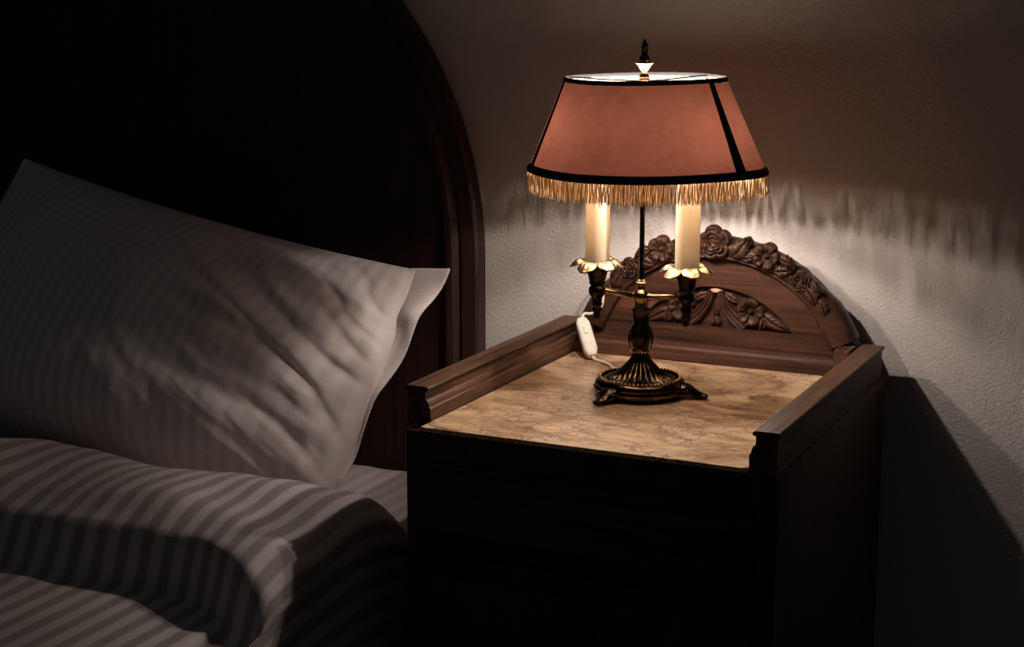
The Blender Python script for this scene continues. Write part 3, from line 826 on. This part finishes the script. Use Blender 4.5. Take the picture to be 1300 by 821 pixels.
# duvet -------------------------------------------------------------
DX0, DFLAT, RX = -1.56, -0.150, 0.060        # left edge, where the flat ends, rounding radius
DYB, RY = -0.305, 0.075                      # rear edge, rounding
def duvet_top(u, v):
    Sx = u * 1.74; St = v * 1.80             # distance along the cloth
    # across the bed
    sfl = DFLAT - DX0
    if Sx <= sfl: x, dx = DX0 + Sx, 0.0
    elif Sx <= sfl + RX * pi / 2:
        a = (Sx - sfl) / RX; x, dx = DFLAT + RX * sin(a), RX * (1 - cos(a))
    else: x, dx = DFLAT + RX + .004 * sin(14 * St), RX + (Sx - sfl - RX * pi / 2)
    # from the pillow end towards the foot
    q = RY * pi / 2
    if St <= q: a = St / RY; y, dy = DYB - RY * (1 - cos(a)), RY * (1 - sin(a)) 
    else: y, dy = DYB - RY - (St - q), 0.0
    hump = 0.034 * exp(-((St - q - .08) / .17) ** 2) * (1.0 + 0.55 * (1 - sst(-.95, -.45, x)))
    side = sst(0.0, RX * 1.2, dx)
    fold = .185 + .014 * noise.noise(Vector((x * 4, 0, 2))) + .05 * sst(-.25, -.10, x)
    plat = 0.457 + hump - (0.062 * sst(fold, fold + .042, St - q) + 0.010 * sst(fold - .06, fold, St - q)) * (1 - side)
    puff = 0.012 * noise.noise(Vector((x * 5.5, St * 5.5, 3))) + 0.007 * noise.noise(Vector((x * 13 + 4, St * 10, 8)))
    ripple = 0.0045 * sin((St * 0.9 - (x + .3) * 0.45) * 34 + 2.2 * noise.noise(Vector((x * 4, St * 4, 1)))) * exp(-((St - .30) / .20) ** 2)
    crease = -0.006 * exp(-((St - .33 - .10 * (x + .35)) / .012) ** 2) * sst(-.62, -.5, x) * (1 - sst(-.2, -.12, x))
    z = plat + (puff + ripple + crease) * (1 - dy / RY) * (1 - 0.8 * side) - dx
    if dx == 0: z = max(z, 0.402)
    if dy > 0: z = 0.3945 + (z - 0.3945) * (1 - dy / RY)
    x += 0.010 * noise.noise(Vector((St * 6, dx * 8, 5))) * side
    y += 0.010 * noise.noise(Vector((x * 5, 1, 7)))
    return Vector((x, y, z))
def duvet_bot(u, v):
    p = duvet_top(u, v); Sx = u * 1.74; over = Sx - (DFLAT - DX0)
    if over <= 0.0: return Vector((p.x, p.y, min(p.z - .0005, 0.3940)))
    k = sst(0, RX * pi / 2, over)
    return Vector((min(p.x - .030 * k, p.x), p.y, min(p.z - .0005, max(0.3940 - max(0, over - .06), p.z - .05))) )
def duvet_bot2(u, v):
    p = duvet_top(u, v); over = u * 1.74 - (DFLAT - DX0)
    if over <= 0.010: return Vector((p.x, p.y, min(p.z - .0005, 0.3940)))
    return Vector((MX1 + .006 + .012 * sst(.01, .06, over), p.y, min(0.3940 - max(0, over - .02), p.z - .001)))
do = grid_obj('duvet', 230, 210, duvet_top, lambda u, v: (u * 1.74, v * 1.80), M_duvet, duvet_bot2, origin=(-0.83, -1.0, 0.394))
tag(do, 'striped satin duvet folded over the bed in front of the pillow', 'duvet')

# pillow -------------------------------------------------------------
PW, PH, PT = 0.80, 0.365, 0.180
COR = Vector((-0.222, -0.050, 0.707))          # upper right corner of the stuffed part
Uv = Vector((0.175, 0.44, 0.89)).normalized()
Wv = Vector((0.993, -0.02, -0.062)); Wv = (Wv - Uv * Wv.dot(Uv)).normalized()
Nv = Wv.cross(Uv).normalized()
if Nv.y > 0: Nv = -Nv
PCN = COR - Wv * (PW / 2 * 0.955) - Uv * (PH / 2 * 0.955)
# soft creases given in pillow units (a in -1..1 across, b in -1..1 up)
CR = [([(0.98, -.06), (0.82, .06), (0.63, .24), (0.44, .46), (.25, .60)], 0.036, 0.0124),
      ([(0.98, -.58), (0.84, -.20), (0.68, -.02), (0.48, .08), (.2, .14)], 0.030, 0.0105),
      ([(0.97, -.86), (0.80, -.56), (0.58, -.44), (0.28, -.38)], 0.030, 0.0074),
      ([(0.97, .28), (0.86, .38), (0.74, .56), (0.64, .74)], 0.026, 0.0087),
      ([(0.95, .50), (0.88, .60), (0.82, .78)], 0.016, 0.0050),
      ([(0.62, .08), (0.40, .28), (0.10, .44), (-.2, .52)], 0.030, 0.0056),
      ([(0.97, -.30), (0.91, -.55), (0.94, -.84)], 0.018, 0.0050),
      ([(0.97, .10), (0.88, .22), (0.78, .44)], 0.018, 0.0056)]
CRL = []
for pts, w, d in CR:
    P = bez([(a * PW / 2, b * PH / 2, 0) for a, b in pts], 8); CRL.append((P, w, d))
def crease_h(x, y):
    h = 0.0
    for P, w, d in CRL:
        best = 1e9; bi = 0; sg = 1
        for i in range(len(P) - 1):
            ax_, ay = P[i].x, P[i].y; dx, dy = P[i + 1].x - ax_, P[i + 1].y - ay
            t = max(0, min(1, ((x - ax_) * dx + (y - ay) * dy) / (dx * dx + dy * dy)))
            ex, ey = x - ax_ - dx * t, y - ay - dy * t; q = ex * ex + ey * ey
            if q < best: best = q; bi = (i + t) / (len(P) - 1); sg = 1 if dx * ey - dy * ex > 0 else -1
        dd = sqrt(best) * sg; f = (sin(pi * min(1, bi * 1.0 + .12 * (1 - bi)))) ** .7 if bi < 1 else 0
        ww = w * (0.35 + 0.75 * bi)
        h += d * f * (exp(-((dd - ww * 1.0) / ww) ** 2) * .9 + .35 * exp(-((dd + ww * 1.1) / ww) ** 2) - exp(-(dd / (ww * .45)) ** 2))
    return h
def pil_xy(u, v):
    a, b = 2 * u - 1, 2 * v - 1
    # edges drawn in between the corners
    x = a * PW / 2 * (0.955 + .022 * (1 - b * b)); y = b * PH / 2 * (0.955 - (.075 if b > 0 else -.02) * (1 - a * a)) - .5 * (1 - b) * (.025 + .042 * (1 - a))
    return a, b, x, y
def pil(side):
    def f(u, v):
        a, b, x, y = pil_xy(u, v)
        bb = b + .24 * (1 - b * b); prof = (1 - abs(a) ** 2.1) ** .72 * (1 - abs(bb) ** 2.4) ** .60; th = PT * max(0, prof)
        c = PCN + Wv * x + Uv * y
        sag = -0.012 * (1 - b * b)
        if side > 0:
            nz = .006 * noise.noise(Vector((x * 11, y * 11, 0))) + .0022 * noise.noise(Vector((x * 34 + y * 20, y * 30, 4)))
            edge = exp(-((1 - a) / .16) ** 2)
            al, ac = -x * .91 + y * .41, x * .41 + y * .91
            rd = 1 - 2.2 * abs(noise.noise(Vector((al * 6.5, ac * 34, 2)))) ; rd2 = 1 - 2.2 * abs(noise.noise(Vector((al * 12, ac * 75, 9))))
            nz += (.0030 * rd + .0009 * rd2) * sst(.05, .75, a)
            pk = 0.0050 * sin(y * 120 + 2.0 * noise.noise(Vector((y * 12, 0, 3)))) * edge * sst(0, .12, 1 - a)
            k = sst(0, .10, 1 - abs(a)) * sst(0, .14, 1 - abs(b))
            th += (nz + crease_h(x, y) + pk) * k
            th = max(th, .0012) if prof > 0 else 0
        else: th = -th * 0.30
        q = c + Nv * th; q.z = max(q.z, 0.3945 + .0006 * side); return q
    return f
po = grid_obj('pillow', 250, 140, pil(1), lambda u, v: (u * PW, v * PH), M_pillow, pil(-1), closed='pinch', origin=PCN)
tag(po, 'large pale satin pillow leaning on the headboard, its corner sticking out beside the lamp', 'pillow')
# flat bordered edge of the pillowcase at the open end
def flange_obj():
    def f(u, v, s=1):
        b = 2 * v - 1
        _, _, x0, y0 = pil_xy(1.0, v)
        wd = .006 + .022 * sst(-.1, .55, b) + .020 * sst(.45, 1.0, b)
        x = x0 - .010 + (wd + .010) * u
        y = y0 + .012 * u * b * abs(b) + .004 * u
        wav = .0060 * sin(b * 9.0 + 1.2 + 1.5 * u) * u + .011 * exp(-((b - .62) / .10) ** 2) * sin(pi * min(1, u * .9)) + .004 * noise.noise(Vector((b * 4, u * 2, 1))) * u
        q = PCN + Wv * x + Uv * y + Nv * (wav + .0009 * s); q.z = max(q.z, .3948 + .0006 * s); return q
    return grid_obj('pillow_border', 16, 90, lambda u, v: f(u, v, 1), lambda u, v: (u * .04, v * PH), M_flange, lambda u, v: f(u, v, -1), parent=po)
flange_obj()

# ------------------------------------------------------------------ faint night light of the room
w = bpy.data.worlds.new('night'); bpy.context.scene.world = w; w.use_nodes = True
bg = w.node_tree.nodes['Background']; bg.inputs[0].default_value = (0.92, 0.97, 1.0, 1); bg.inputs[1].default_value = 0.016

# ------------------------------------------------------------------ camera
cam = bpy.data.cameras.new('camera'); co = bpy.data.objects.new('camera', cam); C.objects.link(co)
cam.sensor_width = 36; cam.sensor_fit = 'HORIZONTAL'; cam.lens = 2095 / 1300 * 36
cam.shift_y = -44.5 / 1300; cam.clip_start = 0.05
yaw, pitch = radians(25.376), radians(10.307)
co.location = (0.89, -2.0775, 1.10)
co.rotation_euler = (pi / 2 - pitch, 0, yaw)
sc = bpy.context.scene; sc.camera = co
sc.view_settings.view_transform = 'Standard'
try: sc.view_settings.look = 'None'
except Exception: pass
sc.view_settings.gamma = 1.0; sc.view_settings.exposure = 0.0; sc.view_settings.use_curve_mapping = False
sc.cycles.use_denoising = True
sc.cycles.max_bounces = 8; sc.cycles.transparent_max_bounces = 16
sc.cycles.caustics_reflective = False
sc.cycles.sample_clamp_indirect = 4.0
